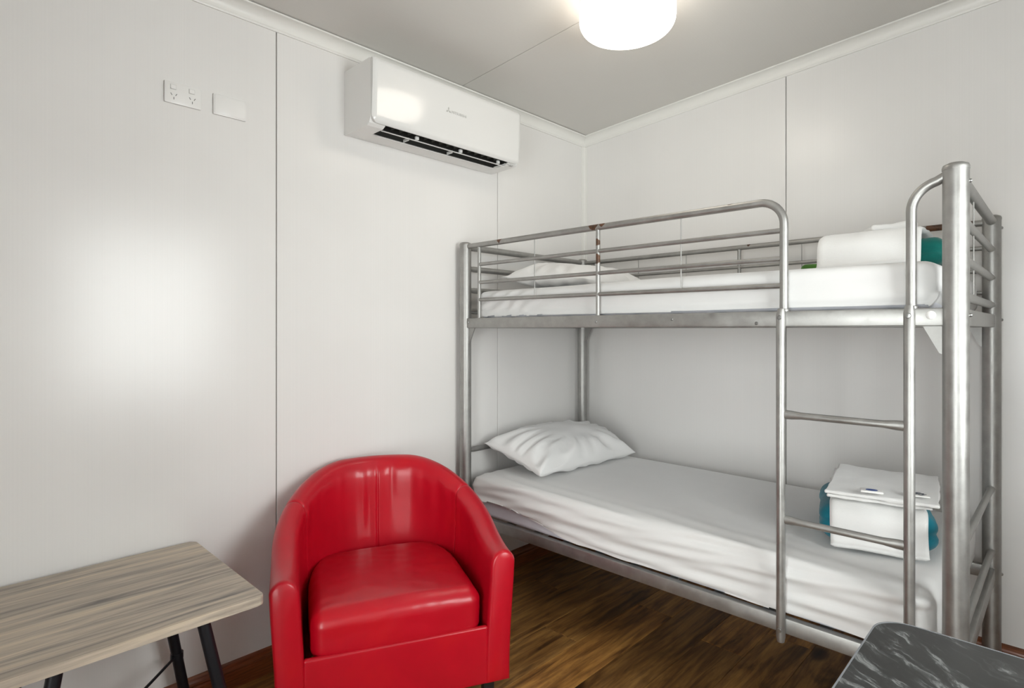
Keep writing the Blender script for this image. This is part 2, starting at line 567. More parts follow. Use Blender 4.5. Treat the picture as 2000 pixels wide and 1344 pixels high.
# cornice (cove) along the two walls in view, corner trim
def cove(sz=.052):
    pts = [(0, 0), (0, -sz), (.006, -sz), (.008, -sz + .006)]
    for i in range(9):
        a = i / 8 * PI / 2
        pts.append((.010 + (sz - .016) * (1 - math.cos(a)), -sz + .008 + (sz - .014) * math.sin(a)))
    pts += [(sz - .002, -.006), (sz, -.004), (sz, 0)]
    return pts
bm = bmesh.new()
prism(bm, [(px, ceil_z(0) + pz) for px, pz in cove()], 'y', ROOM_Y + .001, -.0005)
struct(obj('trim_1', bm, M['trim'], smooth=35), 'white cove cornice along the left wall')
bm = bmesh.new()
pr = cove()
A = [bm.verts.new((0.001, -px, ceil_z(0) + pz)) for px, pz in pr]
B = [bm.verts.new((ROOM_X - .001, -px, ceil_z(ROOM_X) + pz)) for px, pz in pr]
bm.faces.new(A); bm.faces.new(B[::-1])
for i in range(len(pr)):
    j = (i + 1) % len(pr); bm.faces.new((A[i], A[j], B[j], B[i]))
struct(obj('trim_2', bm, M['trim'], smooth=35), 'white cove cornice along the back wall')
bm = bmesh.new()
prism(bm, [(0, 0), (.022, 0), (.022, -.004), (.010, -.006), (.006, -.010), (.004, -.030), (0, -.030)], 'z', .095, 2.472)
struct(obj('trim_3', bm, M['trim'], smooth=35), 'white corner strip between the two walls')

# timber skirting boards
SK = [(0, 0), (.019, 0), (.019, .056), (.016, .060), (.016, .064), (.019, .067), (.019, .074), (.015, .083), (.008, .090), (0, .094)]
bm = bmesh.new(); prism(bm, SK, 'y', ROOM_Y, -.019)
struct(obj('baseboard_left', bm, M['timber'], smooth=30), 'red-brown timber skirting along the left wall')
bm = bmesh.new(); prism(bm, [(-a, c) for a, c in SK], 'x', .0, ROOM_X)
struct(obj('baseboard_back', bm, M['timber'], smooth=30), 'red-brown timber skirting along the back wall')

# ------------------------------------------------------------------ ceiling light
LX, LY = 1.022, -1.088
lz = ceil_z(LX)
cl = thing('ceiling_light', 'round white glowing dome light on the ceiling', 'lamp', (LX, LY, lz))
bm = bmesh.new(); lathe(bm, [(.15, .012), (.15, -.012), (.165, -.020), (.165, -.034), (.05, -.036)], (0, 0, 0), 48)
obj('base', bm, M['white_plastic'], cl, 40)
prof = [(.03, -.030), (.165, -.032), (.174, -.040), (.178, -.055), (.178, -.108)]
for i in range(1, 9):
    a = i / 8 * PI / 2
    prof.append((.133 + .045 * math.cos(a), -.108 - .045 * math.sin(a)))
prof += [(.09, -.158), (.05, -.161), (.02, -.1625), (.004, -.163)]
bm = bmesh.new(); lathe(bm, prof, (0, 0, 0), 64)
obj('diffuser', bm, M['lamp'], cl, 60)

# ------------------------------------------------------------------ air conditioner
AY0, AY1 = -1.683, -.828
AL = AY1 - AY0
ac = thing('air_conditioner', 'white split-system air conditioner mounted high on the left wall', 'air conditioner', (0, AY0, 2.14))
OPA, OPB = .075, AL - .065          # outlet opening along y
full = [(0, .008), (.006, .002), (.020, 0), (.180, .002), (.196, .010), (.207, .030), (.207, .262), (.198, .270), (.004, .270), (0, .266)]
notch = [(0, .008), (.006, .002), (.020, 0), (.094, .002), (.106, .085), (.192, .085), (.202, .012), (.207, .014), (.207, .262), (.198, .270), (.004, .270), (0, .266)]
bm = bmesh.new()
prism(bm, full, 'y', 0, OPA); prism(bm, notch, 'y', OPA, OPB); prism(bm, full, 'y', OPB, AL)
obj('body', bm, M['white_plastic'], ac)
# lining of the outlet
bm = bmesh.new()
prism(bm, [(.0945, .006), (.1065, .084), (.108, .084), (.0965, .006)], 'y', OPA + .001, OPB - .001)
prism(bm, [(.1065, .0835), (.1915, .0835), (.1915, .082), (.1065, .082)], 'y', OPA + .001, OPB - .001)
prism(bm, [(.1915, .084), (.2012, .014), (.1992, .014), (.1895, .084)], 'y', OPA + .001, OPB - .001)
prism(bm, [(.096, .010), (.108, .084), (.190, .084), (.199, .012)], 'y', OPA + .0005, OPA + .003)
prism(bm, [(.096, .010), (.108, .084), (.190, .084), (.199, .012)], 'y', OPB - .003, OPB - .0005)
obj('air_outlet', bm, M['ac_dark'], ac)
for i in range(16):
    yy = OPA + .03 + (OPB - OPA - .06) * i / 15
    bm = bmesh.new(); prism(bm, [(.128, .030), (.176, .030), (.172, .070), (.132, .070)], 'y', yy, yy + .0025)
    obj('vane', bm, M['ac_vane'], ac)
# two horizontal flaps
def flap(cx_, cz_, w, ang, y0, y1, name):
    bm = bmesh.new()
    pts = []
    for (u, vv) in ((-w / 2, -.001), (-w * .1, -.003), (w / 2, -.001), (w / 2, .001), (0, .003), (-w / 2, .001)):
        pts.append((cx_ + u * math.cos(ang) - vv * math.sin(ang), cz_ + u * math.sin(ang) + vv * math.cos(ang)))
    prism(bm, pts, 'y', y0, y1)
    return obj(name, bm, M['white_plastic'], ac)
f1 = flap(.166, .001, .030, math.radians(-22), OPA + .004, OPB - .004, 'louvre')
f2 = flap(.112, -.004, .028, math.radians(-22), OPA + .010, OPB - .030, 'louvre')
for yy in (OPA + .17, OPA + .42, OPB - .05):
    obj('louvre_arm', bbox((.166, yy, .003), (.178, yy + .016, .018), .002), M['white_plastic'], ac)
for yy in (OPA + .145, OPA + .39):
    obj('louvre_arm', bbox((.116, yy, -.003), (.156, yy + .004, .010), .001), M['white_plastic'], ac)
# front panel: gently bowed plate with rounded lower corners
bm = bmesh.new()
def panel_x(z):
    t_ = (z - .010) / .256
    t_ = max(0, min(1, t_))
    edge = .010 * (1 - smoothstep(0, .06, t_)) ** 2 + .006 * smoothstep(.965, 1, t_) ** 2
    return .231 - .011 * (1 - t_) ** 1.5 - edge
NY, NZ = 40, 26
grid = []
for i in range(NY + 1):
    row = []
    for j in range(NZ + 1):
        yy = AL * (.5 - .5 * math.cos(PI * i / NY))
        rr = .030
        k = max(0, rr - min(yy, AL - yy)) / rr
        zlo = .010 + rr - rr * math.sqrt(max(0, 1 - min(k, 1) ** 2))
        zz = zlo + (.266 - zlo) * j / NZ
        ex = min(yy, AL - yy)
        row.append(bm.verts.new((panel_x(zz) - .006 * (1 - smoothstep(0, .012, ex)), yy, zz)))
    grid.append(row)
for i in range(NY):
    for j in range(NZ):
        q = [grid[i][j], grid[i + 1][j], grid[i + 1][j + 1], grid[i][j + 1]]
        bm.faces.new(q)
bmesh.ops.remove_doubles(bm, verts=bm.verts[:], dist=.0001)
front_faces = bm.faces[:]
ret = bmesh.ops.extrude_face_region(bm, geom=front_faces)
for e in ret['geom']:
    if isinstance(e, bmesh.types.BMVert): e.co.x = .2075
fp = obj('front_panel', bm, M['ac_panel'], ac, 40)
# maker's mark: three diamonds and lettering, printed grey
def text_mesh(name, s, size, m, parent, loc, rot):
    cu = bpy.data.curves.new(name, 'FONT')
    cu.body = s; cu.size = size; cu.extrude = .0002; cu.resolution_u = 2
    tmp = bpy.data.objects.new(name + '_tmp', cu); COL.objects.link(tmp)
    dg = bpy.context.evaluated_depsgraph_get()
    me = bpy.data.meshes.new_from_object(tmp.evaluated_get(dg))
    bpy.data.objects.remove(tmp)
    me.name = name; me.materials.clear(); me.materials.append(m)
    o = bpy.data.objects.new(name, me); COL.objects.link(o); o.parent = parent
    o.location = loc; o.rotation_euler = rot
    return o
LGZ = .146
def on_panel(y, z): return panel_x(z) + .0006
text_mesh('lettering', 'MITSUBISHI', .0175, M['grey_print'], fp, (on_panel(0, LGZ + .006), -1.281 - AY0, LGZ), (PI / 2, 0, PI / 2))
for (dy, dz, an) in ((0, .0115, 90), (-.0095, -.0045, 210), (.0095, -.0045, 330)):
    bm = bmesh.new()
    a = math.radians(an)
    cy_, cz_ = -1.298 - AY0 + dy * .75, LGZ + .007 + dz * .75
    L, Wd = .0100, .0058
    q = [(math.cos(a) * L, math.sin(a) * L), (-math.sin(a) * Wd, math.cos(a) * Wd), (-math.cos(a) * L, -math.sin(a) * L), (math.sin(a) * Wd, -math.cos(a) * Wd)]
    xx = on_panel(0, cz_)
    prism(bm, [(cy_ + u * .8, cz_ + w_ * .8) for u, w_ in q], 'x', xx - .0004, xx + .0003)
    obj('emblem', bm, M['grey_print'], fp)
# small sensor window and print under the right end
obj('sensor_window', bbox((.186, AL - .045, -.0006), (.200, AL - .028, .004), .0004, 1), M['grey_print'], ac)
for i in range(5):
    yy = AL - .085 + i * .007
    obj('indicator', bbox((.192, yy, .0046), (.196, yy + .004, .0062), .0003, 1), M['grey_print'], ac)

# ------------------------------------------------------------------ power outlet and blank plate
def plate(name, label, cat, y0, y1, z0, z1):
    t_ = thing(name, label, cat, (0, (y0 + y1) / 2, (z0 + z1) / 2))
    hw, hh = (y1 - y0) / 2, (z1 - z0) / 2
    obj('plate', bbox((0.0, -hw, -hh), (.009, hw, hh), .0016, 2), M['white_plastic'], t_, 40)
    return t_, hw, hh
t_, hw, hh = plate('power_outlet', 'white double power outlet on the left wall with pin slots', 'power outlet', -2.361, -2.246, 2.0925, 2.1655)
for cy_ in (-.029, .029):
    sw = obj('switch', bbox((.0088, cy_ - .010, .012), (.0125, cy_ + .006, .026), .001, 2), M['white_plastic'], t_)
    obj('switch_surround', bbox((.0086, cy_ - .0115, .0105), (.0096, cy_ + .0075, .0275), .0002, 1), M['shade_line'], t_)
    for (dy, dz, an) in ((-.0075, -.006, 30), (.0075, -.006, -30), (0, -.019, 0)):
        bm = bmesh.new()
        a = math.radians(an)
        q = [(-.0011, -.0042), (.0011, -.0042), (.0011, .0042), (-.0011, .0042)]
        prism(bm, [(cy_ + dy + u * math.cos(a) - w_ * math.sin(a), dz + u * math.sin(a) + w_ * math.cos(a)) for u, w_ in q], 'x', .0086, .0093)
        obj('pin_slot', bm, M['dark_hole'], t_)
t_, hw, hh = plate('blank_wall_plate', 'plain white blank cover plate beside the power outlet', 'wall plate', -2.205, -2.092, 2.0925, 2.167)
obj('cover', bbox((.0088, -hw + .004, -hh + .004), (.0105, hw - .004, hh - .004), .0012, 2), M['white_plastic'], t_, 40)

# ------------------------------------------------------------------ bunk bed
XL, XR, YF, YR, ZT = .052, 2.0, -1.045, -.088, 1.745
bed = thing('bunk_bed', 'silver steel bunk bed with ladder in the room corner', 'bunk bed', (0, 0, 0))
PR = .029
def bpart(name, bm, m=None, smooth=40):
    return obj(name, bm, m or M['steel'], bed, smooth)
for (px, py) in ((XL, YF), (XR, YF), (XL, YR), (XR, YR)):
    bm = bmesh.new()
    lathe(bm, [(PR * .9, .0), (PR, .003), (PR, ZT - .010)], (px, py, 0), 28)
    p = bpart('post', bm)
    bm = bmesh.new()
    lathe(bm, [(PR * 1.03, ZT - .012), (PR * 1.04, ZT - .006), (PR * .96, ZT + .001), (PR * .6, ZT + .006), (.003, ZT + .007)], (px, py, 0), 28)
    obj('post_cap', bm, M['steel'], p, 50)
    bm = bmesh.new()
    lathe(bm, [(PR * 1.06, .0), (PR * 1.08, .004), (PR * 1.08, .022), (PR * 1.02, .025)], (px, py, 0), 24)
    obj('foot', bm, M['black_wood'], p, 50)
# side rails (folded rectangular section), both levels, front and rear
LOWZ, UPZ, RH = .366, 1.324, .048
for (py, sgn) in ((YF, 1), (YR, -1)):
    for z0 in (LOWZ, UPZ):
        bpart('side_rail', bbox((XL + PR - .004, py - .014, z0), (XR - PR + .004, py + .014, z0 + RH), .004, 2))
for px in (XL, XR):
    for z0 in (LOWZ, UPZ):
        bpart('end_rail', bbox((px - .012, YF + PR - .004, z0), (px + .012, YR - PR + .004, z0 + RH), .004, 2))
    for zz, r in ((1.727, .0165), (1.620, .0125), (1.512, .0125), (1.408, .0125), (.712, .0125), (.475, .0125)):
        bm = bmesh.new()
        ya, yb = YF + PR - .004, YR - PR + .004
        tube(bm, [(px, ya, zz), (px, ya + .03, zz), (px, yb - .03, zz), (px, yb, zz)], r, 14,
             squash=[(1, 1), (1, .92), (1, .92), (1, 1)] if r > .015 else [(.8, 1.1), (1.15, .8), (1.15, .8), (.8, 1.1)])
        bpart('end_bar', bm)
# mattress slats under both mattresses
for z0 in (LOWZ, UPZ):
    for i in range(11):
        xx = .17 + i * .168
        bpart('slat', bbox((xx - .018, YF + .010, z0 + RH - .016), (xx + .018, YR - .010, z0 + RH - .004), .002, 1))
# gusset plates under the upper rails
for py in (YF, YR):
    for px, sg in ((XL, 1), (XR, -1)):
        bm = bmesh.new()
        a = px + sg * (PR - .004)
        prism(bm, [(a, UPZ + .004), (a + sg * .048, UPZ + .004), (a + sg * .044, UPZ - .004), (a + sg * .010, UPZ - .072), (a, UPZ - .076)], 'y', py - .003, py + .003)
        bpart('gusset', bm)
# rear guard
zz = 1.727
bm = bmesh.new(); tube(bm, [(XL + PR - .004, YR, 1.725), (XR - PR + .004, YR, 1.725)], .0125, 16)
bpart('guard_top_rail', bm, M['steel_worn'])
for z_ in (1.628, 1.540, 1.456):
    bm = bmesh.new(); tube(bm, [(XL + PR - .004, YR, z_), (XR - PR + .004, YR, z_)], .0085, 12); bpart('guard_bar', bm)
for x_ in (.15, 1.03, 1.90):
    bm = bmesh.new(); tube(bm, [(x_, YR, UPZ + RH - .004), (x_, YR, 1.720)], .0088, 12); bpart('guard_spindle', bm, M['steel_worn'])
for x_ in (.451, .744, 1.322):
    bm = bmesh.new(); tube(bm, [(x_, YR, 1.40), (x_, YR, 1.720)], .0022, 8); bpart('guard_wire', bm)
# front guard: long hoop from the head post, bending down onto the ladder
GX = 1.570
R_ = .075
zt = 1.727
path = [(XL + PR - .004, YF, zt + .001), (.6, YF, zt), (GX - R_ - .1, YF, zt - .004)]
path += arc((GX - R_, zt - .004 - R_), R_, PI / 2, 0, 10, 'xz', YF)
path += [(GX, YF, 1.5), (GX, YF, UPZ + RH - .004)]
bm = bmesh.new(); tube(bm, path, .0128, 16); bpart('guard_top_rail', bm, M['steel_worn'])
for z_, zb in ((1.633, 1.627), (1.545, 1.538), (1.461, 1.453)):
    bm = bmesh.new(); tube(bm, [(.154, YF, z_), (GX - .008, YF, zb)], .0085, 12); bpart('guard_bar', bm)
for x_ in (.154, .858):
    bm = bmesh.new(); tube(bm, [(x_, YF, UPZ + RH - .004), (x_, YF, zt)], .0088, 12); bpart('guard_spindle', bm, M['steel_worn'])
for x_ in (.516, 1.219):
    bm = bmesh.new(); tube(bm, [(x_, YF, 1.456), (x_, YF, zt)], .0022, 8); bpart('guard_wire', bm)
bm = bmesh.new(); tube(bm, [(XR, -.66, 1.408), (XR, -.66, 1.727)], .0022, 8); bpart('guard_wire', bm)
# short hoop at the foot end
HX = 1.903
path = [(HX, YF, UPZ + RH - .004), (HX, YF, 1.60), (HX, YF, 1.63)]
path += arc((HX + .075, 1.638), .075, PI, PI / 2 + .25, 10, 'xz', YF)
path += [(XR - PR + .006, YF, 1.720)]
bm = bmesh.new(); tube(bm, path, .0128, 16); bpart('hand_hoop', bm)
# ladder
LYF = YF - .028
for x_ in (GX, HX):
    bm = bmesh.new(); tube(bm, [(x_, LYF, .345), (x_, LYF, .36), (x_, LYF, 1.360), (x_, LYF + .004, 1.378)], [.0105, .0135, .0135, .011], 16)
    st = bpart('ladder_stile', bm)
    for z_ in (1.352, .385):
        bm = bmesh.new(); lathe(bm, [(.0065, -.0140), (.0072, -.0150), (.0060, -.0175), (.001, -.018)], (x_, LYF, z_), 14, 'y')
        obj('bolt', bm, M['bolt'], st, 40)
    bm = bmesh.new(); lathe(bm, [(.0155, UPZ + RH - .002), (.0165, UPZ + RH + .001), (.0165, UPZ + RH + .006), (.0135, UPZ + RH + .008)], (x_, YF, 0), 18)
    obj('collar', bm, M['steel'], st, 40)
for z_ in (1.052, .727):
    bm = bmesh.new()
    a, c = GX + .010, HX - .010
    tube(bm, [(a, LYF, z_), (a + .02, LYF, z_), (a + .05, LYF, z_), (c - .05, LYF, z_), (c - .02, LYF, z_), (c, LYF, z_)], .0105, 14,
         squash=[(1.35, .7), (1.3, .7), (1, 1), (1, 1), (1.3, .7), (1.35, .7)])
    bpart('ladder_rung', bm)
# bolts and plastic cap
for (x_, y_, z_, ax) in ((.09, YF - .014, 1.352, 'y'), (.858, YF - .014, 1.346, 'y'), (1.19, YF - .014, 1.352, 'y'), (1.49, YF - .014, 1.335, 'y'), (.11, YF - .014, .39, 'y')):
    bm = bmesh.new(); lathe(bm, [(.0055, .001), (.0055, -.001), (.004, -.0032), (.001, -.0036)], (x_, y_, z_), 12, 'y'); bpart('bolt', bm, M['bolt'])
bm = bmesh.new(); lathe(bm, [(.011, .001), (.0115, -.003), (.009, -.006), (.002, -.0075)], (1.949, YF - .014, 1.353), 16, 'y'); bpart('screw_cap', bm, M['cap'])
for (py) in (YF, YR):
    for z_ in (1.352, .39, 1.70):
        bm = bmesh.new(); lathe(bm, [(.0055, -.001), (.0055, .003), (.003, .006), (.001, .006)], (XR + PR - .001, py, z_), 10, 'x'); bpart('bolt', bm, M['bolt'])

# ------------------------------------------------------------------ mattresses with fitted sheets
def mattress(name, label, sheet_label, x0, x1, y0, y1, z0, z1, wrinkle, hem, seed):
    hx, hy, hz = (x1 - x0) / 2, (y1 - y0) / 2, (z1 - z0) / 2
    t_ = thing(name, label, 'mattress', ((x0 + x1) / 2, (y0 + y1) / 2, z0))
    bm = rbox((hx - .012, hy - .011, hz - .011), .020, (10, 6, 2))
    bmesh.ops.translate(bm, verts=bm.verts[:], vec=(0, 0, hz - .010))
    mb = obj('mattress_core', bm, M['ticking'], t_, 180)
    # piping round the lower edge
    bm = rbox((hx, hy, hz), .042, (110, 52, 16), wrinkle, 5)
    bmesh.ops.translate(bm, verts=bm.verts[:], vec=(0, 0, hz))
    kill = [f for f in bm.faces if f.calc_center_median().z < .016 and abs(f.normal.z) > .8]
    bmesh.ops.delete(bm, geom=kill, context='FACES')
    for v in bm.verts:
        if v.co.z < .042 and abs(v.co.y) > hy - .043:
            v.co.y = math.copysign(max(abs(v.co.y), hy - .003), v.co.y)
        h = hem(v.co.x + (x0 + x1) / 2, v.co.y + (y0 + y1) / 2)
        if v.co.z < h: v.co.z = h + (v.co.z) * .12
    sh = obj('fitted_sheet', bm, M['sheet'], t_, 180)
    return t_

def wr_low(q, n):
    # long creases along the front face, shallow ripples on top
    front = smoothstep(.2, .9, -n.y)
    X, Z_ = q.x, q.z
    d = 0
    base = .0
    for k, (fz, amp, sl, ph) in enumerate(((70, .0050, .050, .3), (115, .0038, -.035, 1.7), (165, .0024, .09, 4.0))):
        d += amp * math.sin(fz * (Z_ - sl * X) + ph + 2.2 * nz((X * 1.3, k, 0), 1.0, k * 3.1)) * (.5 + .9 * max(0, .5 + nz((X * 1.1, Z_ * 6, k), 1.0, 7 + k)))
    d += .006 * nz((X * 1.2, Z_ * 14, 1), 1.0, 2)
    dd = d * front
    top = smoothstep(.6, 1, n.z)
    edge = smoothstep(.22, .46, -q.y) * top
    dd += top * .0035 * nz((X * 1.5, q.y * 4, 0), 1.0, 5) + edge * .0035 * math.sin(75 * (q.y + .10 * X) + 3 * nz((X * 1.5, q.y, 0), 1, 8))
    ends = smoothstep(.3, .9, abs(n.x))
    dd += ends * .004 * nz((q.y * 7, Z_ * 9, 0), 1.0, 9)
    return q + n * dd
def wr_up(q, n):
    front = smoothstep(.2, .9, -n.y)
    X, Z_ = q.x, q.z
    lft = smoothstep(-.35, -.75, X)
    d = .0055 * nz((X * 2.0 + Z_ * 6, Z_ * 10, 1), 1.0, 3) * front
    d += .0045 * lft * front * math.sin(26 * (X * 2.2 - Z_ * 3.2) + 4 * nz((X * 4, Z_ * 6, 0), 1, 1))
    d += .004 * front * math.sin(60 * (Z_ - .06 * X) + 2.5 * nz((X * 1.2, 0, 0), 1, 6)) * smoothstep(-.2, .4, X)
    top = smoothstep(.6, 1, n.z)
    d += top * .006 * nz((X * 1.6, q.y * 3, 0), 1.0, 11)
    ends = smoothstep(.3, .9, abs(n.x))
    d += ends * .006 * nz((q.y * 5, Z_ * 8, 0), 1.0, 13)
    return q + n * d
mattress('mattress', 'white sheeted mattress on the lower bunk', '', 0.090, 1.955, -1.048, -.105, .4145, .598, wr_low,
         lambda x_, y_: .006 + (.062 * smoothstep(.02, .25, x_) * (1 - smoothstep(.30, .78, x_)) + .010 * (.5 + nz((x_ * 5, y_, 0), 1, 4))) * (1 if y_ < -.9 else .3), 1)
mattress('mattress', 'white sheeted mattress on the upper bunk', '', .115, 1.962, -1.024, -.125, 1.3725, 1.508, wr_up,
         lambda x_, y_: .002, 2)

# ------------------------------------------------------------------ pillows
def rest_on(o, z):
    """let a soft thing settle on the surface at height z"""
    mw = Matrix.LocRotScale(o.location, o.rotation_euler, o.scale); inv = mw.inverted()
    for v in o.data.vertices:
        w = mw @ v.co
        if w.z < z:
            w.z = z; v.co = inv @ w

def pillow(name, label, half, loc, rot, seed, sag=.0, bend=0.0):
    n = 44
    a, b_, h = half
    bm = bmesh.new()
    rows = {}
    for side in (1, -1):
        for i in range(n + 1):
            for j in range(n + 1):
                u = math.sin((i / n - .5) * PI); w = math.sin((j / n - .5) * PI)
                if side == -1 and (i in (0, n) or j in (0, n)):
                    rows[(side, i, j)] = rows[(1, i, j)]; continue
                pin = 1 - .10 * (1 - u * u) * (abs(w) ** 2) ; pin2 = 1 - .10 * (1 - w * w) * (abs(u) ** 2)
                x_ = a * u * (1 - .085 * (1 - w * w) ** 1 * abs(u) ** 3); y_ = b_ * w * (1 - .07 * (1 - u * u) * abs(w) ** 3)
                t1 = max(0, (1 - abs(u) ** 2.3)) * max(0, (1 - abs(w) ** 2.6))
                z_ = h * (t1 ** .52)
                rad = math.atan2(w, u)
                e = max(abs(u), abs(w))
                wr = smoothstep(.25, .8, e) * (1 - smoothstep(.93, 1.0, e))
                z_ += wr * h * .16 * math.sin(rad * 17 + seed + 3 * nz((u * 2, w * 2, seed), 1)) * (.4 + abs(nz((u * 1.5, w * 1.5, seed + 3), 1)) * 1.6)
                z_ += h * .10 * nz((u * 2.4, w * 2.4, seed * 1.7), 1)
                z_ = max(z_, 0)
                if side == -1: z_ = -z_ * .55
                z_ += bend * (w * w) * h - sag * u
                rows[(side, i, j)] = bm.verts.new((x_, y_, z_))
    for side in (1, -1):
        for i in range(n):
            for j in range(n):
                q = [rows[(side, i, j)], rows[(side, i + 1, j)], rows[(side, i + 1, j + 1)], rows[(side, i, j + 1)]]
                try: bm.faces.new(q if side == 1 else q[::-1])
                except ValueError: pass
    o = obj(name, bm, M['pillow'], None, 180)
    o.location = loc; o.rotation_euler = rot
    return o
p = pillow('pillow', 'plump white pillow at the head of the lower bunk', (.200, .40, .122), (.268, -.540, .682), (math.radians(-1), math.radians(14), math.radians(-1)), 2)
rest_on(p, .6055)
tag(p, 'plump white pillow at the head of the lower bunk', 'pillow')
p = pillow('pillow', 'flat white pillow on the upper bunk behind the guard rail', (.25, .36, .085), (.40, -.56, 1.560), (0, math.radians(4), math.radians(4)), 5)
rest_on(p, 1.5165)
tag(p, 'flatter white pillow on the upper bunk behind the guard rail', 'pillow')

# ------------------------------------------------------------------ towels
def folded(name, half, r, n, m, parent, loc, rot, amp, seed, freq=6.0, layers=0):
    def disp(q, nn):
        d = amp * nz((q.x * freq, q.y * freq, q.z * freq), 1.0, seed) + amp * .4 * nz((q.x * freq * 3, q.y * freq * 3, q.z * freq * 3), 1.0, seed + 4)
        if layers:
            side = 1 - smoothstep(.5, .95, abs(nn.z))
            t_ = (q.z + half[2]) / (2 * half[2])
            d -= side * .006 * (abs(math.cos(PI * layers * t_)) ** 6)
        return q + nn * d
    bm = rbox(half, r, n, disp)
    o = obj(name, bm, m, parent, 180)
    o.location = loc; o.rotation_euler = rot
    return o

def drape(name, pts, x0, x1, thick, m, parent, seed, amp=.005, edge_slope=0.0, n_len=60, n_w=26):
    """cloth strip: pts is the (y,z) profile, extruded between x0 and x1, with thickness"""
    prof = [Vector((a, c)) for a, c in pts]
    # resample
    L = [0]
    for a, c in zip(prof, prof[1:]): L.append(L[-1] + (c - a).length)
    def at(s):
        for i in range(len(L) - 1):
            if s <= L[i + 1] + 1e-9:
                t_ = (s - L[i]) / (L[i + 1] - L[i]); return prof[i].lerp(prof[i + 1], t_)
        return prof[-1].copy()
    P = [at(L[-1] * i / n_len) for i in range(n_len + 1)]
    for _ in range(3):
        P = [P[0]] + [(P[i - 1] + P[i] * 2 + P[i + 1]) / 4 for i in range(1, n_len)] + [P[-1]]
    bm = bmesh.new()
    rows = [[], []]
    for i in range(n_len + 1):
        tg = (P[min(i + 1, n_len)] - P[max(i - 1, 0)]).normalized()
        nr = Vector((-tg.y, tg.x))
        for side in (0, 1):
            row = []
            for j in range(n_w + 1):
                u = j / n_w
                x_ = x0 + (x1 - x0) * u
                endr = math.sqrt(max(0, 1 - (max(0, abs(2 * u - 1) - .94) / .06) ** 2))
                th = thick * (.5 if side else -.5) * max(endr, .05)
                d = amp * nz((x_ * 7, P[i].x * 7, P[i].y * 7), 1, seed) + amp * .5 * nz((x_ * 22, P[i].x * 20, P[i].y * 20), 1, seed + 5)
                x_ += .006 * nz((P[i].x * 9, P[i].y * 9, u), 1, seed + 9)
                q = P[i] + nr * (th + d)
                row.append(bm.verts.new((x_, q.x, q.y)))
            rows[side].append(row)
    for side in (0, 1):
        for i in range(n_len):
            for j in range(n_w):
                bm.faces.new((rows[side][i][j], rows[side][i + 1][j], rows[side][i + 1][j + 1], rows[side][i][j + 1]))
    for i in range(n_len):
        for j in (0, n_w):
            bm.faces.new((rows[0][i][j], rows[0][i + 1][j], rows[1][i + 1][j], rows[1][i][j]))
    for j in range(n_w):
        for i in (0, n_len):
            bm.faces.new((rows[0][i][j], rows[0][i][j + 1], rows[1][i][j + 1], rows[1][i][j]))
    return obj(name, bm, m, parent, 180)

# lower bunk bundle: thick teal towel folded, white towel wrapped over its front, white bath mat on top
RZ = math.radians(15)
BX, BY, BZ = 1.722, -.612, .604
t1 = folded('teal_towel', (.168, .190, .060), .045, (20, 22, 8), M['teal'], None, (BX - .003, BY + .012, BZ + .063), (0, 0, RZ), .006, 3, 9, 2)
tag(t1, 'folded teal towel inside the white towel on the lower bunk', 'towel')
wt = thing('white_towel', 'white towel wrapped round the teal towel on the lower bunk', 'towel', (BX, BY, BZ), RZ)
drape('wrap', [(.16, .138), (.05, .139), (-.10, .138), (-.170, .134), (-.202, .115), (-.214, .08), (-.216, .04), (-.220, .016), (-.236, .0125)],
      -.132, .132, .012, M['terry'], wt, 2, .004)
bm_t = thing('bath_mat', 'white folded bath mat lying on top of the towel bundle', 'bath mat', (BX + .022, BY + .004, BZ + .150), math.radians(8))
for k in range(2):
    folded('fold', (.146 + .010 * k, .205, .0058), .005, (22, 26, 1), M['terry'], bm_t, (-.012 + .018 * k, .012 + .010 * (1 - k), .0078 + .0140 * k), (math.radians(1.0), math.radians(.5 - k), math.radians((1 - k) * 4)), .0062, 12 + k, 11)
pk = thing('soap_packet', 'small white packet with a blue oval on the bath mat edge', 'packet', (BX + .030, BY - .168, BZ + .182), RZ)
obj('wrapper', bbox((-.032, -.020, 0), (.032, .020, .007), .003, 2), M['paper'], pk, 50)
bm = bmesh.new()
for i in range(1): prism(bm, [(.017 * math.cos(2 * PI * k / 28), .0125 * math.sin(2 * PI * k / 28)) for k in range(28)], 'z', .0068, .0076)
obj('printed_oval', bm, M['blue_ink'], pk)
sp = thing('tea_sachet', 'white sachet printed with grey scrolls on the towel bundle', 'sachet', (BX + .145, BY - .110, BZ + .182), RZ)
obj('wrapper', bbox((-.030, -.022, 0), (.030, .022, .005), .002, 2), M['paper'], sp, 50)
bm = bmesh.new()
for (cx_, cy_, r_) in ((-.014, -.002, .011), (-.004, .002, .008), (.008, -.004, .011), (.016, .004, .007), (.002, .010, .009)):
    for rr in (r_, r_ * .6):
        ring = []
        for k in range(15):
            a = k / 14 * PI * 1.5 + cx_ * 90
            ring.append((cx_ + rr * math.cos(a), cy_ + rr * math.sin(a), .0052))
        tube(bm, ring, .0007, 5)
obj('printed_scrolls', bm, M['dark_ink'], sp)

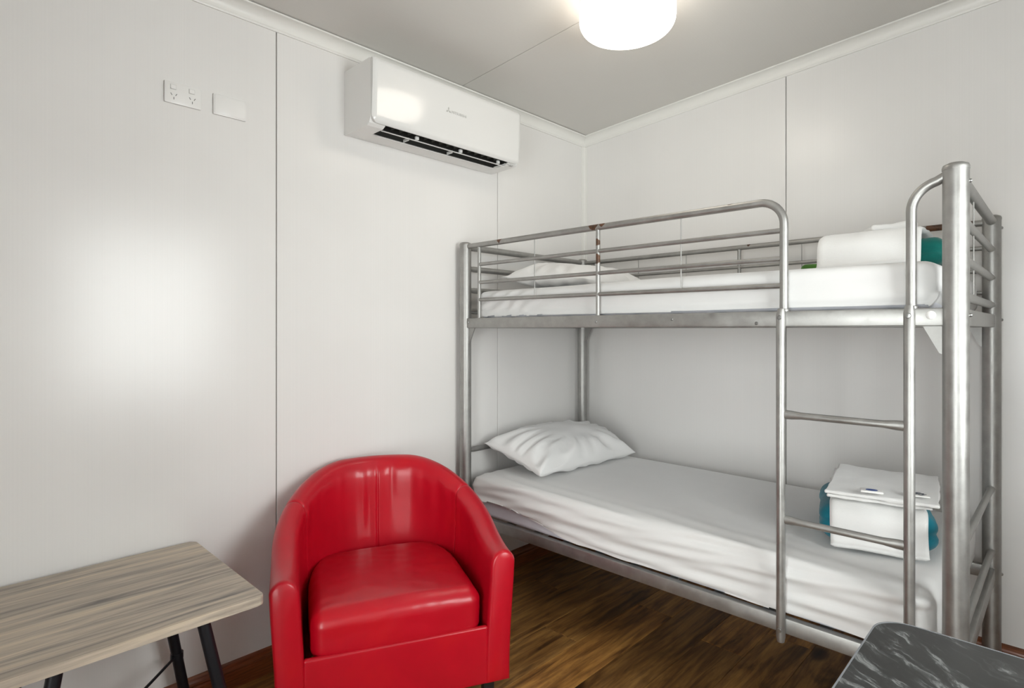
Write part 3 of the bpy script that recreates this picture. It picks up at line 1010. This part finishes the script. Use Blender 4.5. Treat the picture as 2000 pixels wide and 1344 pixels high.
# upper bunk bundle
UX, UY, UZ = 1.715, -.52, 1.514
t2 = folded('green_towel', (.180, .170, .050), .040, (20, 20, 7), M['teal_green'], None, (UX + .030, UY + .010, UZ + .054), (0, 0, math.radians(3)), .006, 8, 9, 2)
tag(t2, 'folded dark green towel inside the white towel on the upper bunk', 'towel')
t3 = folded('leaf_green_cloth', (.040, .11, .022), .018, (8, 12, 3), M['leaf_green'], None, (UX - .200, UY + .02, UZ + .026), (0, 0, math.radians(3)), .005, 18, 14)
tag(t3, 'bright green cloth poking out beside the upper white towel', 'cloth')
wt2 = thing('white_towel', 'white towel heaped over the green towel on the upper bunk', 'towel', (UX, UY, UZ), math.radians(3))
drape('wrap', [(.215, .02), (.214, .10), (.18, .138), (.05, .146), (-.09, .140), (-.160, .128), (-.196, .092), (-.205, .04), (-.210, .018), (-.226, .0145)],
      -.150, .150, .014, M['terry'], wt2, 21, .006)
folded('fold', (.070, .080, .012), .011, (16, 18, 2), M['terry'], wt2, (.030, .02, .1600), (0, math.radians(-1), math.radians(20)), .008, 31, 12)

# ------------------------------------------------------------------ red tub armchair
CH_A = math.atan2(-.4275, .904)
ch = thing('tub_armchair', 'red leather tub armchair with loose seat cushion by the left wall', 'armchair', (.668, -1.859, 0), CH_A)
W2, DEP, TH = .378, .665, .094
SB = .112
def path_pt(s):
    """s in [-1,1] along the U; returns centre-line point and outward normal"""
    hw = W2 - TH / 2
    straight = .235
    rad_x = DEP - TH / 2 - straight
    arc_len = PI * math.sqrt((rad_x ** 2 + hw ** 2) / 2)
    total = 2 * straight + arc_len
    d = (s + 1) / 2 * total
    if d <= straight:
        return Vector((-d, -hw)), Vector((0, -1))
    if d >= total - straight:
        return Vector((-(total - d), hw)), Vector((0, 1))
    a = (d - straight) / arc_len * PI
    p_ = Vector((-straight - rad_x * math.sin(a), -hw * math.cos(a)))
    n_ = Vector((-math.sin(a) / rad_x, -math.cos(a) / hw)).normalized()
    return p_, n_
def top_z(s):
    a = abs(s)
    return .562 + (.782 - .562) * (1 - smoothstep(.16, 1.02, a)) ** 1.15 - .004
def section(s, inset):
    p_, n_ = path_pt(s)
    zt_ = top_z(s)
    pts = []
    r = TH / 2
    flare = lambda z: .020 * smoothstep(.15, .60, z)
    lean = .020 * (1 - smoothstep(.2, .9, abs(s)))
    Z0 = SB + inset
    NOUT, NTOP, NIN = 14, 12, 20
    out = []
    for i in range(NOUT + 1):
        z = Z0 + (zt_ - r - Z0) * i / NOUT
        out.append((r - .004 - inset + flare(z), z))
    for i in range(1, NTOP):
        a = PI * i / NTOP
        out.append((math.cos(a) * (r - .004 - inset) + flare(zt_) , zt_ - r + math.sin(a) * (r - inset)))
    for i in range(NIN + 1):
        z = zt_ - r + (Z0 - zt_ + r) * i / NIN
        inner = -(r - .004 - inset) + flare(z)
        # soft gathers in the inner leather of the backrest
        if abs(s) < .55:
            f_ = smoothstep(.30, .36, z) * (1 - smoothstep(zt_ - .10, zt_ - .03, z) * .4)
            gath = .0050 * (nz((s * 17, z * 2.2, 0), 1, 5) * 1.4 + .35 * math.sin(s * 48 + 3 * nz((s * 5, z * 3, 0), 1, 8))) * smoothstep(.40, .66, z) * (1 - smoothstep(zt_ - .05, zt_ - .035, z))
            inner -= f_ * .014 * (1 - abs(s) / .55) + gath * (.6 + nz((s * 9, z * 4, 2), 1, 3))
            inner += .0055 * math.exp(-(s / .008) ** 2) * f_       # centre seam
        out.append((inner, z))
    return [Vector((p_.x + n_.x * d, p_.y + n_.y * d, z)) for d, z in out]
def shell(name, s0, s1, n):
    bm = bmesh.new()
    ss = [s0 + (s1 - s0) * i / n for i in range(n + 1)]
    if s0 < 0 < s1: ss = sorted(set(ss + [-.014, -.008, -.004, 0, .004, .008, .014]))
    rings = []
    e = .010
    for s in ss:
        inset = 0
        rings.append([bm.verts.new(q) for q in section(s, 0)])
    def endcap(s, sg, front):
        seq = ((.0035, .6), (.009, 1.0)) if front else ((.0035, .35),)
        last = None
        res = []
        p_, n_ = path_pt(s)
        for (ins, adv) in seq:
            sec = section(s, ins if front else .0030)
            tgd = Vector((1, 0, 0)) if front else Vector((0, 0, 0))
            res.append([bm.verts.new(q + tgd * (.010 * adv)) for q in sec])
        return res
    if abs(s0 + 1) < 1e-6:
        rings = endcap(s0, -1, True)[::-1] + rings
    else:
        rings[0] = [bm.verts.new(q) for q in section(s0, .0032)]
        rings.insert(1, [bm.verts.new(q) for q in section(s0 + .008, .0)])
    if abs(s1 - 1) < 1e-6:
        rings = rings + endcap(s1, 1, True)
    else:
        rings[-1] = [bm.verts.new(q) for q in section(s1, .0032)]
        rings.insert(len(rings) - 1, [bm.verts.new(q) for q in section(s1 - .008, .0)])
    m_ = len(rings[0])
    for a, c in zip(rings, rings[1:]):
        for j in range(m_):
            bm.faces.new((a[j], a[(j + 1) % m_], c[(j + 1) % m_], c[j]))
    bm.faces.new(rings[0][::-1]); bm.faces.new(rings[-1])
    bmesh.ops.remove_doubles(bm, verts=bm.verts[:], dist=.00005)
    loose = [v for v in bm.verts if not v.link_faces]
    bmesh.ops.delete(bm, geom=loose, context='VERTS')
    return obj(name, bm, M['leather'], ch, 50)
shell('arm', -1.0, -.52, 40)
shell('backrest', -.519, .519, 110)
shell('arm', .52, 1.0, 40)
# front apron and seat deck
IW = W2 - TH
ap = obj('seat_base', rbox((.010, IW + .012, .098), .009, (1, 14, 6)), M['leather'], ch, 60)
ap.location = (-.004, 0, SB + .098)
obj('seat_deck', bbox((-DEP + .15, -IW + .06, .13), (-.018, IW - .06, .262), .006, 2), M['leather'], ch, 40)
def cush(q, nn):
    # crown the top, soften the sides, follow the round back
    t_ = 1 - (q.x / .27) ** 2 * .55 - (q.y / .28) ** 2 * .55
    up = smoothstep(.2, 1, nn.z)
    q = q + Vector((0, 0, 1)) * .026 * max(0, t_) * up
    if q.x < 0:
        k = smoothstep(0, -.27, q.x)
        q.y *= 1 - .16 * k * k
    q += nn * (.004 * nz((q.x * 5, q.y * 5, q.z * 7), 1, 3) + .0016 * nz((q.x * 26, q.y * 26, q.z * 26), 1, 6))
    fr = smoothstep(.4, .9, nn.x)
    q.x += fr * .012 * (1 - (q.y / .28) ** 2)
    return q
cu = obj('seat_cushion', rbox((.262, .276, .075), .042, (36, 40, 8), cush, 6), M['leather'], ch, 180)
cu.location = (-.268, 0, .352)
for (lx, ly) in ((-.05, -.31), (-.05, .31), (-.53, -.20), (-.53, .20)):
    bm = bmesh.new(); lathe(bm, [(.018, 0), (.022, .006), (.028, SB + .006)], (lx, ly, 0), 4)
    for v in bm.verts:
        pass
    bmesh.ops.rotate(bm, verts=bm.verts[:], cent=(lx, ly, 0), matrix=Matrix.Rotation(PI / 4, 3, 'Z'))
    obj('leg', bm, M['black_wood'], ch)

# ------------------------------------------------------------------ oak-top table with black splayed legs
TZ = .577
TX0, TX1, TY0, TY1 = .022, .612, -2.842, -2.270
tb = thing('wooden_side_table', 'weathered oak top table with black splayed metal legs at left wall', 'table', ((TX0 + TX1) / 2, (TY0 + TY1) / 2, 0))
hx, hy = (TX1 - TX0) / 2, (TY1 - TY0) / 2
poly = []
for (cx_, cy_, a0) in ((hx - .018, hy - .018, 0), (-hx + .018, hy - .018, 90), (-hx + .018, -hy + .018, 180), (hx - .018, -hy + .018, 270)):
    for k in range(6):
        a = math.radians(a0 + 90 * k / 5); poly.append((cx_ + .018 * math.cos(a), cy_ + .018 * math.sin(a)))
bm = bmesh.new(); prism(bm, poly, 'z', TZ - .025, TZ)
ed = [e for e in bm.edges if abs(e.verts[0].co.z - e.verts[1].co.z) < 1e-6]
bmesh.ops.bevel(bm, geom=ed, offset=.0018, segments=2, affect='EDGES', profile=.5)
obj('table_top', bm, M['oak'], tb)
feet = {}
for sx in (-1, 1):
    for sy in (-1, 1):
        tx = hx - .112 if sx > 0 else -hx + .085
        fx = hx - .050 if sx > 0 else -hx + .038
        a = Vector((tx, sy * (hy - .133), TZ - .026)); c = Vector((fx, sy * (hy - .030), 0.0))
        bm = bmesh.new(); tube(bm, [c, c.lerp(a, .02), a], [.0155, .0165, .0165], 18)
        lg = obj('leg', bm, M['black_metal'], tb, 40)
        feet[(sx, sy)] = (c, a)
        bm = bmesh.new(); lathe(bm, [(.026, -.002), (.026, .0005)], tuple(a), 18); obj('mounting_plate', bm, M['black_metal'], lg)
for sx in (-1, 1):
    for sy in (-1, 1):
        c, a = feet[(sx, sy)]; c2, a2 = feet[(sx, -sy)]
        if sx > 0: continue
        c3, a3 = feet[(-sx, -sy)]
        p0 = c.lerp(a, .415); p1 = c3.lerp(a3, .415)
        bm = bmesh.new(); tube(bm, [p0, p1], .0045, 10); obj('cross_brace', bm, M['black_metal'], tb, 40)
    c, a = feet[(sx, 1)]; p0 = c.lerp(a, .415)
    if sx < 0:
        bm = bmesh.new(); lathe(bm, [(.0195, -.010), (.0195, .010)], tuple(p0), 18); obj('brace_clamp', bm, M['black_metal'], tb, 40)

# ------------------------------------------------------------------ black marble-look table by the viewer
BZ_ = .750
bx0, bx1, by0, by1 = 1.946, 3.02, -2.36, -1.618
bt = thing('marble_top_table', 'black marble-look dining table with rounded corners and grey edge strip', 'table', ((bx0 + bx1) / 2, (by0 + by1) / 2, 0))
hx, hy = (bx1 - bx0) / 2, (by1 - by0) / 2
def rrect(hx, hy, r, n=10):
    out = []
    for (sx, sy, a0) in ((1, 1, 0), (-1, 1, 90), (-1, -1, 180), (1, -1, 270)):
        for k in range(n + 1):
            a = math.radians(a0 + 90 * k / n)
            out.append((sx * (hx - r) + r * math.cos(a), sy * (hy - r) + r * math.sin(a)))
    return out
bm = bmesh.new(); prism(bm, rrect(hx - .0025, hy - .0025, .055), 'z', BZ_ - .026, BZ_)
top = obj('table_top', bm, M['marble'], bt, 30)
bm = bmesh.new()
o_ = rrect(hx, hy, .057); i_ = rrect(hx - .0025, hy - .0025, .055)
ring = [[bm.verts.new((*p_, z)) for p_ in q] for q, z in ((i_, BZ_ - .026), (o_, BZ_ - .026), (o_, BZ_ + .0006), (i_, BZ_ + .0006))]
for a, c in zip(ring, ring[1:] + ring[:1]):
    for j in range(len(a)):
        k = (j + 1) % len(a); bm.faces.new((a[j], a[k], c[k], c[j]))
obj('edge_strip', bm, M['edge_metal'], top, 30)
for sx in (-1, 1):
    for sy in (-1, 1):
        bm = bmesh.new(); tube(bm, [(sx * (hx - .10), sy * (hy - .09), 0), (sx * (hx - .10), sy * (hy - .09), BZ_ - .027)], .020, 16)
        obj('leg', bm, M['black_metal'], bt, 40)
